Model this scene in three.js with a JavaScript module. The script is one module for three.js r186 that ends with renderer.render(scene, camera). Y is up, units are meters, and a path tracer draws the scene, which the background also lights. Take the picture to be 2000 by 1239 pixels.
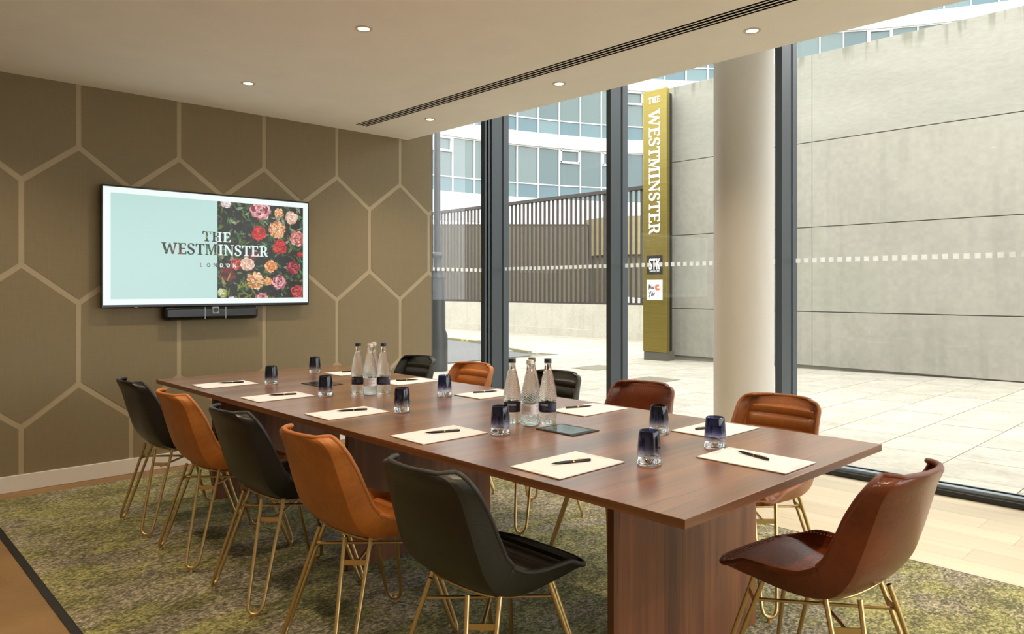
import * as THREE from 'three';
import { mergeGeometries } from 'three/addons/utils/BufferGeometryUtils.js';
import { RoundedBoxGeometry } from 'three/addons/geometries/RoundedBoxGeometry.js';
import { TextGeometry } from 'three/addons/geometries/TextGeometry.js';
import { FontLoader } from 'three/addons/loaders/FontLoader.js';
import { RectAreaLightUniformsLib } from 'three/addons/lights/RectAreaLightUniformsLib.js';

// ───────────────────────── camera, sky, exposure
RectAreaLightUniformsLib.init();
const scene = new THREE.Scene();
const W_PX = 2000, H_PX = 1239, F_PX = 1435.93, HORIZON = 563.82, YAW = THREE.MathUtils.degToRad(43.5086);
const camera = new THREE.PerspectiveCamera(THREE.MathUtils.radToDeg(2 * Math.atan(H_PX / 2 / F_PX)), W_PX / H_PX, 0.05, 200);
camera.position.set(0, 1.3, 0);
camera.rotation.set(0, -YAW, 0);
camera.setViewOffset(W_PX, H_PX, 0, H_PX / 2 - HORIZON, W_PX, H_PX);   // a rising-front lens: verticals stay vertical
const renderer = new THREE.WebGLRenderer({ antialias: true });
renderer.toneMapping = THREE.LinearToneMapping;
renderer.toneMappingExposure = 1.2;
renderer.shadowMap.enabled = true;
const SKY = 3.9;
scene.background = new THREE.Color().setRGB(0.98, 1.0, 1.0);            // even overcast
scene.backgroundIntensity = SKY;
const LAMP = 4.2, LAMP_RGB = [1.0, 0.79, 0.54];

// ───────────────────────── helpers
const R = (d) => THREE.MathUtils.degToRad(d);
let seed = 7;
const rnd = () => { seed = (seed + 0x6d2b79f5) | 0; let t = Math.imul(seed ^ (seed >>> 15), 1 | seed); t = (t + Math.imul(t ^ (t >>> 7), 61 | t)) ^ t; return ((t ^ (t >>> 14)) >>> 0) / 4294967296; };
const taken = new Map();
const numbered = (n) => { const k = taken.get(n) ?? 0; taken.set(n, k + 1); return k ? n + '_' + String(k).padStart(3, '0') : n; };
function tag(o, label, category, group, kind) { o.userData.label = label; if (category) o.userData.category = category; if (group) o.userData.group = group; if (kind) o.userData.kind = kind; return o; }
function thing(name, label, category, [x, y, z] = [0, 0, 0], turn = 0, group) {
  const o = new THREE.Group(); o.name = numbered(name); scene.add(o);
  o.position.set(x, y, z); o.rotation.y = turn;
  return tag(o, label, category, group);
}
function structure(name, label, category) { const o = new THREE.Group(); o.name = name; scene.add(o); return tag(o, label, category, null, 'structure'); }
function part(parent, name, geo, mat, pos, rot) {
  const m = new THREE.Mesh(geo, mat); m.name = name;
  if (pos) m.position.set(...pos);
  if (rot) m.rotation.set(...rot);
  parent.add(m); return m;
}
const box = (w, h, d, x = 0, y = 0, z = 0) => { const g = new THREE.BoxGeometry(w, h, d); g.translate(x, y, z); return g; };
const span = (x0, x1, y0, y1, z0, z1) => box(x1 - x0, y1 - y0, z1 - z0, (x0 + x1) / 2, (y0 + y1) / 2, (z0 + z1) / 2);
const rbox = (w, h, d, r, x = 0, y = 0, z = 0, seg = 2) => { const g = new RoundedBoxGeometry(w, h, d, seg, r); g.translate(x, y, z); return g; };
const merge = (list) => mergeGeometries(list.map((g) => (g.index ? g.toNonIndexed() : g)));
function tube(points, r, seg = 40, rad = 8, closed = false) { return new THREE.TubeGeometry(new THREE.CatmullRomCurve3(points.map((p) => new THREE.Vector3(...p)), closed, 'centripetal'), seg, r, rad, closed); }
function rod(a, b, r, rad = 8) {
  const A = new THREE.Vector3(...a), B = new THREE.Vector3(...b), g = new THREE.CylinderGeometry(r, r, A.distanceTo(B), rad);
  g.applyQuaternion(new THREE.Quaternion().setFromUnitVectors(new THREE.Vector3(0, 1, 0), B.clone().sub(A).normalize()));
  g.translate((a[0] + b[0]) / 2, (a[1] + b[1]) / 2, (a[2] + b[2]) / 2); return g;
}
// uv in metres on a box-like geometry: picks the two axes across the normal; grain runs along v
function metricUV(g, grain = 'y') {
  const p = g.attributes.position, n = g.attributes.normal, uv = new Float32Array(p.count * 2);
  for (let i = 0; i < p.count; i++) {
    const c = { x: p.getX(i), y: p.getY(i), z: p.getZ(i) }, a = { x: Math.abs(n.getX(i)), y: Math.abs(n.getY(i)), z: Math.abs(n.getZ(i)) };
    const ax = a.x >= a.y && a.x >= a.z ? 'x' : a.y >= a.z ? 'y' : 'z', rest = ['x', 'y', 'z'].filter((k) => k !== ax);
    let [u, v] = rest; if (u === grain) [u, v] = [v, u];
    uv[i * 2] = c[u]; uv[i * 2 + 1] = c[v];
  }
  g.setAttribute('uv', new THREE.BufferAttribute(uv, 2)); return g;
}

// ───────────────────────── procedural textures
const hash = (x, y, s) => { let h = Math.imul(x, 374761393) ^ Math.imul(y, 668265263) ^ Math.imul(s, 1442695041); h = Math.imul(h ^ (h >>> 13), 1274126177); return ((h ^ (h >>> 16)) >>> 0) / 4294967296; };
const mod = (a, n) => ((a % n) + n) % n;
// value noise, periodic px × py
function vnoise(x, y, px, py, s) {
  const x0 = Math.floor(x), y0 = Math.floor(y), fx = x - x0, fy = y - y0, a = fx * fx * (3 - 2 * fx), b = fy * fy * (3 - 2 * fy);
  const X0 = mod(x0, px), X1 = mod(x0 + 1, px), Y0 = mod(y0, py), Y1 = mod(y0 + 1, py);
  const h00 = hash(X0, Y0, s), h10 = hash(X1, Y0, s), h01 = hash(X0, Y1, s), h11 = hash(X1, Y1, s);
  return (h00 * (1 - a) + h10 * a) * (1 - b) + (h01 * (1 - a) + h11 * a) * b;
}
function fbm(u, v, px, py, oct, s) { let sum = 0, amp = 0.5, tot = 0; for (let i = 0; i < oct; i++) { sum += amp * vnoise(u * px, v * py, px, py, s + i); tot += amp; amp *= 0.5; px *= 2; py *= 2; } return sum / tot; }
function texture(w, h, fn, srgb = true) {
  const d = new Uint8Array(w * h * 4);
  for (let j = 0; j < h; j++) for (let i = 0; i < w; i++) {
    const c = fn(i / w, j / h), o = (j * w + i) * 4;
    d[o] = Math.max(0, Math.min(255, c[0])); d[o + 1] = Math.max(0, Math.min(255, c[1])); d[o + 2] = Math.max(0, Math.min(255, c[2])); d[o + 3] = 255;
  }
  const t = new THREE.DataTexture(d, w, h); t.wrapS = t.wrapT = THREE.RepeatWrapping; t.magFilter = THREE.LinearFilter; t.minFilter = THREE.LinearFilter;
  if (srgb) t.colorSpace = THREE.SRGBColorSpace; t.needsUpdate = true; return t;
}
const grey = (x) => [x, x, x];
const lerp3 = (a, b, t) => [a[0] + (b[0] - a[0]) * t, a[1] + (b[1] - a[1]) * t, a[2] + (b[2] - a[2]) * t];
const sst = (x, a, b) => { const t = Math.max(0, Math.min(1, (x - a) / (b - a))); return t * t * (3 - 2 * t); };
const rep = (t, u, v) => { const c = t.clone(); c.repeat.set(u, v); c.needsUpdate = true; return c; };

// walnut veneer: 1.2 m across the grain, 2.4 m along it
const walnutTex = texture(1024, 1024, (u, v) => {
  const warp = fbm(u, v, 6, 3, 3, 11) * 0.10;
  const broad = fbm(u + warp, v, 9, 1, 3, 21), fine = fbm(u + warp * 0.5, v, 60, 2, 3, 31), pore = fbm(u, v, 240, 12, 2, 41);
  const t = sst(broad, 0.25, 0.75) * 0.55 + fine * 0.45;
  const c = lerp3([86, 53, 30], [148, 99, 60], t);
  const k = 1 - 0.22 * sst(pore, 0.62, 0.85);
  return [c[0] * k, c[1] * k, c[2] * k];
});
const walnut = new THREE.MeshPhysicalMaterial({ name: 'walnut_top', map: rep(walnutTex, 1 / 1.2, 1 / 2.4), roughness: 0.33, clearcoat: 1, clearcoatRoughness: 0.23 });
const walnutPanelShaded = new THREE.MeshPhysicalMaterial({ name: 'walnut_panel_shaded', map: rep(walnutTex, 1 / 0.75, 1 / 2.4), color: new THREE.Color(0.82, 0.69, 0.58), roughness: 0.5 });  // same veneer as the top; the tint puts under-table shade into the colour
const walnutPanelShadedB = walnutPanelShaded.clone(); walnutPanelShadedB.name = 'walnut_panel_shaded_other_cut'; walnutPanelShadedB.map = rep(walnutTex, 1 / 0.75, 1 / 2.4);
walnutPanelShadedB.map.offset.set(0.37, 0.2);
const walnutEdge = new THREE.MeshPhysicalMaterial({ name: 'walnut_edge_band', map: rep(walnutTex, 1 / 0.25, 1 / 2.4), color: new THREE.Color(1.0, 0.95, 0.88), roughness: 0.38 });

const oakTex = texture(512, 1024, (u, v) => {
  const w = fbm(u, v, 5, 2, 3, 3) * 0.12, a = fbm(u + w, v, 8, 1, 3, 13), f = fbm(u + w, v, 70, 3, 3, 23);
  const c = lerp3([186, 172, 144], [208, 197, 172], a * 0.6 + f * 0.4); return c;
});
const oak = [0, 1, 2, 3].map((k) => { const m = new THREE.MeshStandardMaterial({ name: 'oak_plank_' + 'abcd'[k], map: rep(oakTex, 1 / 0.6, 1 / 1.6), roughness: 0.42, color: new THREE.Color().setScalar([1, 0.94, 0.97, 0.9][k]) }); m.map.offset.set(k * 0.27, k * 0.41); return m; });
const amber = new THREE.MeshStandardMaterial({ name: 'amber_floor', map: rep(texture(512, 512, (u, v) => { const k = 0.82 + 0.26 * fbm(u, v, 6, 6, 5, 17) + 0.08 * (fbm(u, v, 120, 120, 2, 19) - 0.5); return [255 * k, 250 * k, 240 * k].map((x) => Math.min(255, x)); }), 0.6, 0.6), color: new THREE.Color().setRGB(0.27, 0.165, 0.07), roughness: 0.55 });
const underfloor = new THREE.MeshStandardMaterial({ name: 'plank_joint', color: 0x4a3a28, roughness: 0.9 });

const carpetTex = texture(2048, 2048, (u, v) => {
  const wx = fbm(u, v, 10, 10, 3, 51) * 0.06;
  const patch = fbm(u + wx, v + wx, 15, 22, 5, 61), moss = fbm(u, v + wx, 22, 36, 3, 71), fib = fbm(u, v, 260, 400, 3, 81), pile = fbm(u, v, 512, 700, 2, 91);
  const mauve = sst(patch * 0.75 + fib * 0.25, 0.40, 0.66);
  let c = lerp3(lerp3([80, 80, 46], [144, 142, 84], sst(moss * 0.4 + fib * 0.6, 0.28, 0.7)), lerp3([94, 86, 87], [158, 147, 145], sst(fib, 0.22, 0.78)), 0.16 + mauve * 0.48);
  c = lerp3(c, [44, 46, 28], sst(fbm(u, v, 190, 300, 3, 85), 0.55, 0.78) * 0.5);
  const k = 0.8 + 0.58 * pile; return [c[0] * k, c[1] * k, c[2] * k];
});
const carpetBump = texture(1024, 1024, (u, v) => grey(255 * (0.5 * fbm(u, v, 256, 400, 2, 92) + 0.5 * fbm(u, v, 90, 160, 2, 93))), false);
const carpet = new THREE.MeshStandardMaterial({ name: 'tufted_carpet', map: rep(carpetTex, 1 / 3, 1 / 3), bumpMap: rep(carpetBump, 1 / 1.5, 1 / 1.5), bumpScale: 0.004, roughness: 1 });

const weaveTex = texture(512, 512, (u, v) => { const k = 0.95 + 0.05 * fbm(u, v, 200, 8, 2, 5) + 0.04 * fbm(u, v, 10, 180, 2, 6); return [255 * k, 255 * k, 255 * k].map((x) => x * 0.97); });
const panelMat = new THREE.MeshStandardMaterial({ name: 'wall_panel_cloth', map: rep(weaveTex, 1.6, 1.6), color: 0x86785b, roughness: 0.72 });
const lineMat = new THREE.MeshStandardMaterial({ name: 'wall_line', color: 0xa6977a, roughness: 0.6 });
const plasterTex = texture(512, 512, (u, v) => grey(248 + 7 * fbm(u, v, 12, 12, 4, 8)));
const ceilingMat = new THREE.MeshStandardMaterial({ name: 'ceiling_paint', map: rep(plasterTex, 0.5, 0.5), color: new THREE.Color().setRGB(0.90, 0.875, 0.82), roughness: 0.9 });
const beigeWall = new THREE.MeshStandardMaterial({ name: 'beige_paint', map: rep(plasterTex, 0.5, 0.5), color: new THREE.Color().setRGB(0.72, 0.68, 0.6), roughness: 0.9 });
const columnMat = new THREE.MeshStandardMaterial({ name: 'column_paint', map: rep(plasterTex, 0.5, 0.5), color: new THREE.Color().setRGB(0.63, 0.61, 0.57), roughness: 0.6 });
const skirtMat = new THREE.MeshStandardMaterial({ name: 'skirting_paint', color: new THREE.Color().setRGB(0.72, 0.68, 0.62), roughness: 0.5 });
const blackMat = new THREE.MeshStandardMaterial({ name: 'matt_black', color: 0x0b0b0b, roughness: 0.6 });
const blackGloss = new THREE.MeshPhysicalMaterial({ name: 'gloss_black', color: 0x060606, roughness: 0.22 });
const frameMat = new THREE.MeshStandardMaterial({ name: 'grey_window_frame', color: new THREE.Color().setRGB(0.05, 0.062, 0.072), roughness: 0.4, metalness: 0.25 });
const gasketMat = new THREE.MeshStandardMaterial({ name: 'rubber_gasket', color: 0x050505, roughness: 0.8 });
const sillMat = new THREE.MeshStandardMaterial({ name: 'sill_metal', color: new THREE.Color().setRGB(0.3, 0.36, 0.4), roughness: 0.35, metalness: 0.4 });
const paneMat = new THREE.MeshPhysicalMaterial({ name: 'window_glass', color: 0xffffff, transmission: 1, roughness: 0, thickness: 0, ior: 1.3 });
const dotMat = new THREE.MeshPhysicalMaterial({ name: 'white_film', color: new THREE.Color().setRGB(0.95, 0.95, 0.94), transmission: 0.6, thickness: 0, roughness: 1 });
const brass = new THREE.MeshStandardMaterial({ name: 'antique_brass', color: new THREE.Color().setRGB(0.62, 0.44, 0.2), metalness: 1, roughness: 0.36 });
const whitePaint = new THREE.MeshStandardMaterial({ name: 'white_paint', color: 0xe8e6e0, roughness: 0.5 });

// ───────────────────────── room shell
const WALL_Z = -5.6, CEIL = 2.673, BULK = 3.98, X0 = -1.6, Z1 = 3.2, HIGH = 3.5, GLASS = 5.2, RUG_Y = 0.006;
{
  // screen wall: lighter ground with raised cloth hexagons
  const w = structure('wall_back', 'brown wall panelled in large hexagons outlined by pale gold lines', 'wall');
  part(w, 'wall_core', span(X0 - 0.2, 4.26, -0.1, HIGH + 0.1, WALL_Z - 0.16, WALL_Z), lineMat);
  const pitch = 0.652, hw = pitch / 2, gap = 0.0165;
  const clip = (poly) => {
    const lims = [[0, X0 + 0.002, 1], [0, 4.258, -1], [1, 0.106, 1], [1, HIGH - 0.01, -1]];
    for (const [ax, lim, sg] of lims) {
      const out = [];
      for (let i = 0; i < poly.length; i++) {
        const a = poly[i], b = poly[(i + 1) % poly.length], ia = (a[ax] - lim) * sg >= 0, ib = (b[ax] - lim) * sg >= 0;
        if (ia) out.push(a);
        if (ia !== ib) { const t = (lim - a[ax]) / (b[ax] - a[ax]); out.push([a[0] + (b[0] - a[0]) * t, a[1] + (b[1] - a[1]) * t]); }
      }
      poly = out; if (!poly.length) break;
    }
    return poly;
  };
  // hexagon centres: row A centred at y=1.725 between x=0.967+k*pitch; rows are 0.8 m apart and offset by half a pitch
  for (let r = -3; r <= 3; r++) {
    const cy = 1.7275 + r * 0.7975, off = mod(r, 2) ? 0 : hw;
    for (let k = -6; k <= 6; k++) {
      const cx = 0.967 + off + k * pitch, hx = hw - gap, hv = 0.2765, apex = 0.5215;
      const s = hx / hw, poly = [[cx + hx, cy - hv * s], [cx + hx, cy + hv * s], [cx, cy + apex - gap * 1.25], [cx - hx, cy + hv * s], [cx - hx, cy - hv * s], [cx, cy - apex + gap * 1.25]];
      const c = clip(poly); if (c.length < 3) continue;
      const g = new THREE.ExtrudeGeometry(new THREE.Shape(c.map((p) => new THREE.Vector2(...p))), { depth: 0.0025, bevelEnabled: false });
      metricUV(g, 'y'); part(w, 'wall_panel', g, panelMat, [0, 0, WALL_Z + 0.0003]);
    }
  }
  const b = structure('baseboard_back', 'off-white painted skirting board along the hexagon wall', 'skirting');
  part(b, 'board', rbox(4.26 - X0, 0.105, 0.016, 0.003, (4.26 + X0) / 2, 0.0525, WALL_Z + 0.008), skirtMat);
  const l = structure('wall_left', 'plain beige wall on the side away from the windows', 'wall');
  part(l, 'wall_face', span(X0 - 0.2, X0, -0.1, HIGH + 0.1, WALL_Z, Z1 + 0.2), beigeWall);
  const f = structure('wall_front', 'plain wall with wide windows opposite the screen wall', 'wall');
  part(f, 'wall_face', merge([span(X0, 5.3, 2.6, HIGH + 0.1, Z1, Z1 + 0.2), span(X0, 1.1, -0.1, 2.6, Z1, Z1 + 0.2)]), beigeWall);
  const fw = structure('window_9', 'wide two-pane window opposite the screen wall', 'window');
  for (const x of [1.125, 3.1, 5.02]) part(fw, 'mullion', span(x - 0.025, x + 0.025, 0, 2.6, Z1 + 0.02, Z1 + 0.14), frameMat);
  for (const [a, b] of [[1.15, 3.075], [3.125, 4.995]]) part(fw, 'pane', span(a, b, 0.05, 2.6, Z1 + 0.078, Z1 + 0.081), paneMat);
  part(fw, 'sill', span(1.15, 4.995, 0, 0.05, Z1 + 0.03, Z1 + 0.13), sillMat);
  // ceiling in two levels, with a slot for the air grille
  const c = structure('ceiling', 'off-white plaster ceiling with a dropped edge before the windows', 'ceiling');
  const parts = [span(X0, 3.262, CEIL, CEIL + 0.16, WALL_Z, Z1), span(3.262, 3.418, CEIL, CEIL + 0.16, WALL_Z, -5.375), span(3.418, BULK, CEIL, CEIL + 0.16, WALL_Z, Z1), span(BULK - 0.05, BULK, CEIL + 0.16, HIGH, WALL_Z, Z1), span(X0, 5.5, HIGH, HIGH + 0.2, WALL_Z - 0.15, Z1 + 0.2)];
  part(c, 'plaster', merge(parts.map((g) => metricUV(g))), ceilingMat);
}
{
  const f = structure('floor', 'pale oak plank floor around the green carpet', 'floor');
  part(f, 'subfloor', span(X0 - 0.2, 5.5, -0.12, -0.0035, WALL_Z - 0.15, Z1 + 0.2), underfloor);
  const pw = 0.19;
  const strip = (x0, x1, z0, z1, alongX = false) => {
    const n = Math.max(1, Math.round((alongX ? z1 - z0 : x1 - x0) / pw)), wdt = (alongX ? z1 - z0 : x1 - x0) / n;
    for (let i = 0; i < n; i++) {
      let a = alongX ? x0 : z0; const end = alongX ? x1 : z1; let first = true;
      while (a < end - 0.01) {
        let len = (first ? 0.4 + rnd() * 1.2 : 1.5 + rnd() * 0.4); if (end - a - len < 0.3) len = end - a; first = false;
        const s0 = (alongX ? z0 : x0) + i * wdt, g = alongX ? span(a, a + len - 0.0012, -0.006, 0, s0, s0 + wdt - 0.0012) : span(s0, s0 + wdt - 0.0012, -0.006, 0, a, a + len - 0.0012);
        metricUV(g, alongX ? 'x' : 'z'); part(f, 'plank', g, oak[Math.floor(rnd() * 4)]); a += len;
      }
    }
  };
  strip(3.795, 5.19, WALL_Z + 0.016, Z1);
  part(f, 'amber_floor', metricUV(merge([span(X0, 0.7, -0.006, 0, WALL_Z + 0.016, Z1), span(0.7, 3.795, -0.006, 0, WALL_Z + 0.016, -5.417)]), 'z'), amber).userData.label = 'smooth amber floor covering';
  const rug = thing('carpet', 'mottled moss-green and mauve carpet inset under the conference table', 'carpet');
  part(rug, 'pile', metricUV(span(0.732, 3.79, -0.003, RUG_Y, -5.412, Z1), 'z'), carpet);
  part(rug, 'edge_trim', span(0.7, 0.732, -0.003, 0.004, -5.417, Z1), blackMat);
  part(rug, 'edge_trim', span(3.79, 3.795, -0.003, 0.0065, -5.417, Z1), blackMat);
}

// column before the windows
{
  const c = structure('column', 'round off-white column standing before the windows', 'column');
  const g = new THREE.CylinderGeometry(0.2, 0.2, HIGH, 64, 1); g.translate(0, HIGH / 2, 0); c.position.set(4.66, 0, -2.585);
  part(c, 'shaft', g, columnMat);
}

// ───────────────────────── glazing
const MULL_Z = [-5.647, -4.0915, -2.525, -0.96, 0.605, 2.17];
function mullion(parent, z) {
  part(parent, 'mullion', rbox(0.14, HIGH, 0.052, 0.002, 5.12, HIGH / 2, z), frameMat);
  part(parent, 'gasket', span(5.19, 5.216, 0.0, HIGH, z - 0.022, z + 0.022), gasketMat);
  part(parent, 'cover_cap', rbox(0.075, HIGH, 0.052, 0.002, 5.2535, HIGH / 2, z), frameMat);
}
{
  const dot = new THREE.BoxGeometry(0.0008, 0.034, 0.034), dotZ = new THREE.BoxGeometry(0.034, 0.034, 0.0008);
  for (let i = 0; i < 6; i++) {
    const za = MULL_Z[i], zb = i < 5 ? MULL_Z[i + 1] : Z1;
    const w = structure('window_' + (i + 1), ['full-height window pane at the room corner beside the return glazing', 'full-height window pane looking onto the gold sign', 'wide window pane looking onto the concrete wall', 'window pane further along past the concrete wall view', 'next window pane, before the paving beside the concrete wall', 'last window pane against the plain front wall'][i], 'window');
    mullion(w, za);
    part(w, 'pane', span(5.2015, 5.2045, 0.07, HIGH, za + 0.02, zb - 0.02), paneMat);
    for (let z = -5.6 + 0.03; z < zb - 0.04; z += 0.06) if (z > za + 0.045 && z > -5.6) part(w, 'film_square', dot, dotMat, [5.2005, 1.503, z]);
    part(w, 'sill_front', rbox(0.06, 0.035, zb - za - 0.052, 0.003, 5.1625, 0.0175, (za + zb) / 2), blackGloss);
    part(w, 'sill', rbox(0.05, 0.05, zb - za - 0.052, 0.003, 5.2185 - 0.005, 0.03, (za + zb) / 2 ), sillMat);
    part(w, 'sill_gasket', span(5.239, 5.252, 0.0, 0.062, za + 0.026, zb - 0.026), gasketMat);
    part(w, 'outer_sill', rbox(0.05, 0.05, zb - za - 0.052, 0.003, 5.278, 0.028, (za + zb) / 2), sillMat);
  }
  const w = structure('window_8', 'narrow glazed return between the hexagon wall and the corner post', 'window');
  part(w, 'jamb', rbox(0.05, HIGH, 0.09, 0.002, 4.286, HIGH / 2, -5.69), frameMat);
  part(w, 'stile', rbox(0.025, HIGH, 0.06, 0.002, 4.975, HIGH / 2, -5.66), frameMat);
  part(w, 'stile_gasket', span(4.988, 5.03, 0, HIGH, -5.7, -5.66), gasketMat);
  part(w, 'corner_post', rbox(0.03, HIGH, 0.05, 0.002, 5.03, HIGH / 2, -5.66), frameMat);
  part(w, 'pane', span(4.31, 4.965, 0.05, HIGH, -5.682, -5.679), paneMat);
  part(w, 'sill', rbox(0.66, 0.05, 0.07, 0.002, 4.635, 0.025, -5.68), frameMat);
  for (let x = 4.34; x < 4.95; x += 0.06) part(w, 'film_square', dotZ, dotMat, [x, 1.488, -5.677]);
}

// ───────────────────────── ceiling fittings
{
  const d = thing('slot_diffuser', 'long ceiling air grille with four dark slots running beside the windows', 'air vent', [3.34, CEIL, 0]);
  const z0 = -5.375, z1 = Z1, L = z1 - z0, zc = (z0 + z1) / 2;
  part(d, 'plenum', merge([span(-0.0775, 0.0775, 0.1, 0.11, z0, z1), span(-0.0775, 0.0775, 0.004, 0.1, z0, z0 + 0.003), span(-0.0775, -0.0755, 0.004, 0.1, z0, z1), span(0.0755, 0.0775, 0.004, 0.1, z0, z1)]), blackMat);
  for (let k = 0; k < 5; k++) { const x = -0.065 + k * 0.0325; part(d, 'blade', box(k % 4 ? 0.0095 : 0.022, 0.001, L, x + (k % 4 ? 0 : (k ? 0.002 : -0.002)), 0.0006, zc), ceilingMat); }
}
const lampGlow = new THREE.MeshStandardMaterial({ name: 'lamp_glow', color: 0xffffff, emissive: new THREE.Color(1.0, 0.86, 0.62), emissiveIntensity: 2.2, roughness: 0.5 });
const trimMat = new THREE.MeshStandardMaterial({ name: 'lamp_trim', color: 0xcfc8ba, roughness: 0.5 });
{
  const ring = new THREE.LatheGeometry([[0.030, 0.001], [0.033, -0.0035], [0.044, -0.004], [0.047, -0.0005]].map((p) => new THREE.Vector2(...p)), 32);
  const lens = new THREE.CylinderGeometry(0.030, 0.030, 0.002, 32);
  const seen = { '3.62,-1.957': 'beside the air grille, above the column', '3.62,-3.355': 'beside the air grille, above the middle window', '3.62,-4.78': 'beside the air grille at its screen wall end', '2.105,-3.355': 'over the table on the wide side of the air grille', '2.105,-4.78': 'over the table end by the screen wall' };
  for (const x of [3.62, 2.105, 0.59]) for (const z of [-4.78, -3.355, -1.957, -0.55, 0.86, 2.27]) {
    const key = x + ',' + z, t = thing('downlight', seen[key] ? 'small round recessed downlight ' + seen[key] : 'small round recessed downlight in the ceiling beyond the picture', 'downlight', [x, CEIL, z], 0, 'recessed ceiling downlights');
    part(t, 'trim_ring', ring, trimMat); part(t, 'lens', lens, lampGlow, [0, -0.0015, 0]);
    const s = new THREE.SpotLight(new THREE.Color().setRGB(...LAMP_RGB), LAMP, 0, R(62), 0.75, 2);
    s.name = 'lamp'; s.position.set(0, -0.012, 0); s.target.position.set(0, -1, 0); s.shadow.radius = 1.4; s.castShadow = true; t.add(s, s.target); s.target.name = 'aim';
  }
}

// ───────────────────────── screen and speaker bar
const canvas = (w, h) => { const c = document.createElement('canvas'); c.width = w; c.height = h; return c; };
function canvasTex(c) { const t = new THREE.CanvasTexture(c); t.colorSpace = THREE.SRGBColorSpace; t.magFilter = THREE.LinearFilter; return t; }
function screenImage() {
  const w = 1600, h = 884, c = canvas(w, h), x = c.getContext('2d');
  x.fillStyle = '#eaf4f2'; x.fillRect(0, 0, w, h);
  const L = 0.031 * w, S = 0.511 * w, Rr = 0.972 * w, T = 0.05 * h, B = 0.951 * h;
  x.fillStyle = '#b6d8d2'; x.fillRect(L, T, S - L, B - T);
  const floral = canvas(w, h), f = floral.getContext('2d');
  f.fillStyle = '#1a1a12'; f.fillRect(0, 0, w, h);
  const leaf = (cx, cy, len, wd, a, col, col2) => {
    f.save(); f.translate(cx, cy); f.rotate(a); f.fillStyle = col; f.beginPath(); f.moveTo(0, 0); f.quadraticCurveTo(len * 0.45, -wd, len, 0); f.quadraticCurveTo(len * 0.45, wd, 0, 0); f.fill();
    f.strokeStyle = col2; f.lineWidth = Math.max(1, wd * 0.12); f.beginPath(); f.moveTo(0, 0); f.lineTo(len * 0.95, 0); f.stroke();
    for (let i = 1; i < 5; i++) { f.beginPath(); f.moveTo(len * i / 5.5, 0); f.lineTo(len * i / 5.5 + len * 0.12, -wd * 0.4); f.moveTo(len * i / 5.5, 0); f.lineTo(len * i / 5.5 + len * 0.12, wd * 0.4); f.stroke(); }
    f.restore();
  };
  const greens = ['#2f5a2a', '#41722f', '#1f4424', '#6c7d2c', '#8a8a34', '#2b6b3c', '#4d6b4a', '#37512a'];
  for (let i = 0; i < 520; i++) { const g = greens[Math.floor(rnd() * 8)]; leaf(S * 0.45 + rnd() * (w - S * 0.45), rnd() * h, 26 + rnd() * 60, 7 + rnd() * 15, rnd() * 6.3, g, '#0f2410'); }
  f.fillStyle = 'rgba(14,10,9,0.55)'; for (const [fx, fy, a, b, ro] of [[0.66, 0.33, 120, 60, 0.5], [0.64, 0.62, 130, 34, 0], [0.86, 0.62, 110, 70, 0.2], [0.93, 0.86, 90, 70, 0], [0.95, 0.1, 90, 40, 0.2], [0.81, 0.87, 60, 60, 0], [0.76, 0.52, 100, 40, 0]]) { f.beginPath(); f.ellipse(fx * w, fy * h, a, b, ro, 0, 7); f.fill(); }
  for (let i = 0; i < 150; i++) leaf((0.52 + rnd() * 0.46) * w, (0.02 + rnd() * 0.95) * h, 26 + rnd() * 52, 8 + rnd() * 14, rnd() * 6.3, ['#5c9a50', '#3b7f44', '#a9b8a0', '#7f9a42'][Math.floor(rnd() * 4)], '#16301a');
  f.lineWidth = 3; f.strokeStyle = '#8d7a52'; for (let i = 0; i < 12; i++) { f.beginPath(); const a = (0.5 + rnd() * 0.45) * w, b = rnd() * h; f.moveTo(a, b); f.quadraticCurveTo(a + 60, b + 20, a + 100 * (rnd() - 0.3), b + 130 * (rnd() - 0.2)); f.stroke(); }
  const bloom = (fx, fy, r, cols, frill) => {
    const cx = fx * w, cy = fy * h;
    for (let ring = 0; ring < 7; ring++) {
      const rr = r * (1 - ring / 7.6), n = Math.max(5, Math.round((frill ? 15 : 9) * (1 - ring / 10)));
      for (let k = 0; k < n; k++) {
        const a = k / n * 6.283 + ring * 0.7 + rnd() * 0.5, d = rr * 0.62, pr = rr * (frill ? 0.3 : 0.44) * (0.85 + rnd() * 0.35);
        f.fillStyle = cols[Math.floor(rnd() * cols.length)]; f.beginPath(); f.ellipse(cx + Math.cos(a) * d, cy + Math.sin(a) * d, pr, pr * (frill ? 0.55 : 0.8), a, 0, 7); f.fill();
        f.strokeStyle = cols[0]; f.lineWidth = 2; f.beginPath(); f.arc(cx + Math.cos(a) * d, cy + Math.sin(a) * d, pr * 0.9, a - 1, a + 1); f.stroke();
      }
    }
    f.fillStyle = cols[0]; f.beginPath(); f.arc(cx, cy, r * 0.1, 0, 7); f.fill();
  };
  const pink = ['#7d2d3a', '#b0616a', '#d99a9c', '#c67f86', '#e8c0bb'], peach = ['#b5683c', '#e0a86e', '#f0cb98', '#e7b583', '#f6deb8'], red = ['#7d0f12', '#b81a1c', '#d92f28', '#c72420', '#e2503e'], dark = ['#3a0d10', '#6d1a1f', '#8c2a2c', '#5c1519'], blush = ['#c89882', '#ecd0bc', '#f3e2d2', '#e3b9a2'], white = ['#b9a7a6', '#e9dede', '#f6f0f0', '#d8c6cb'];
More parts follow.
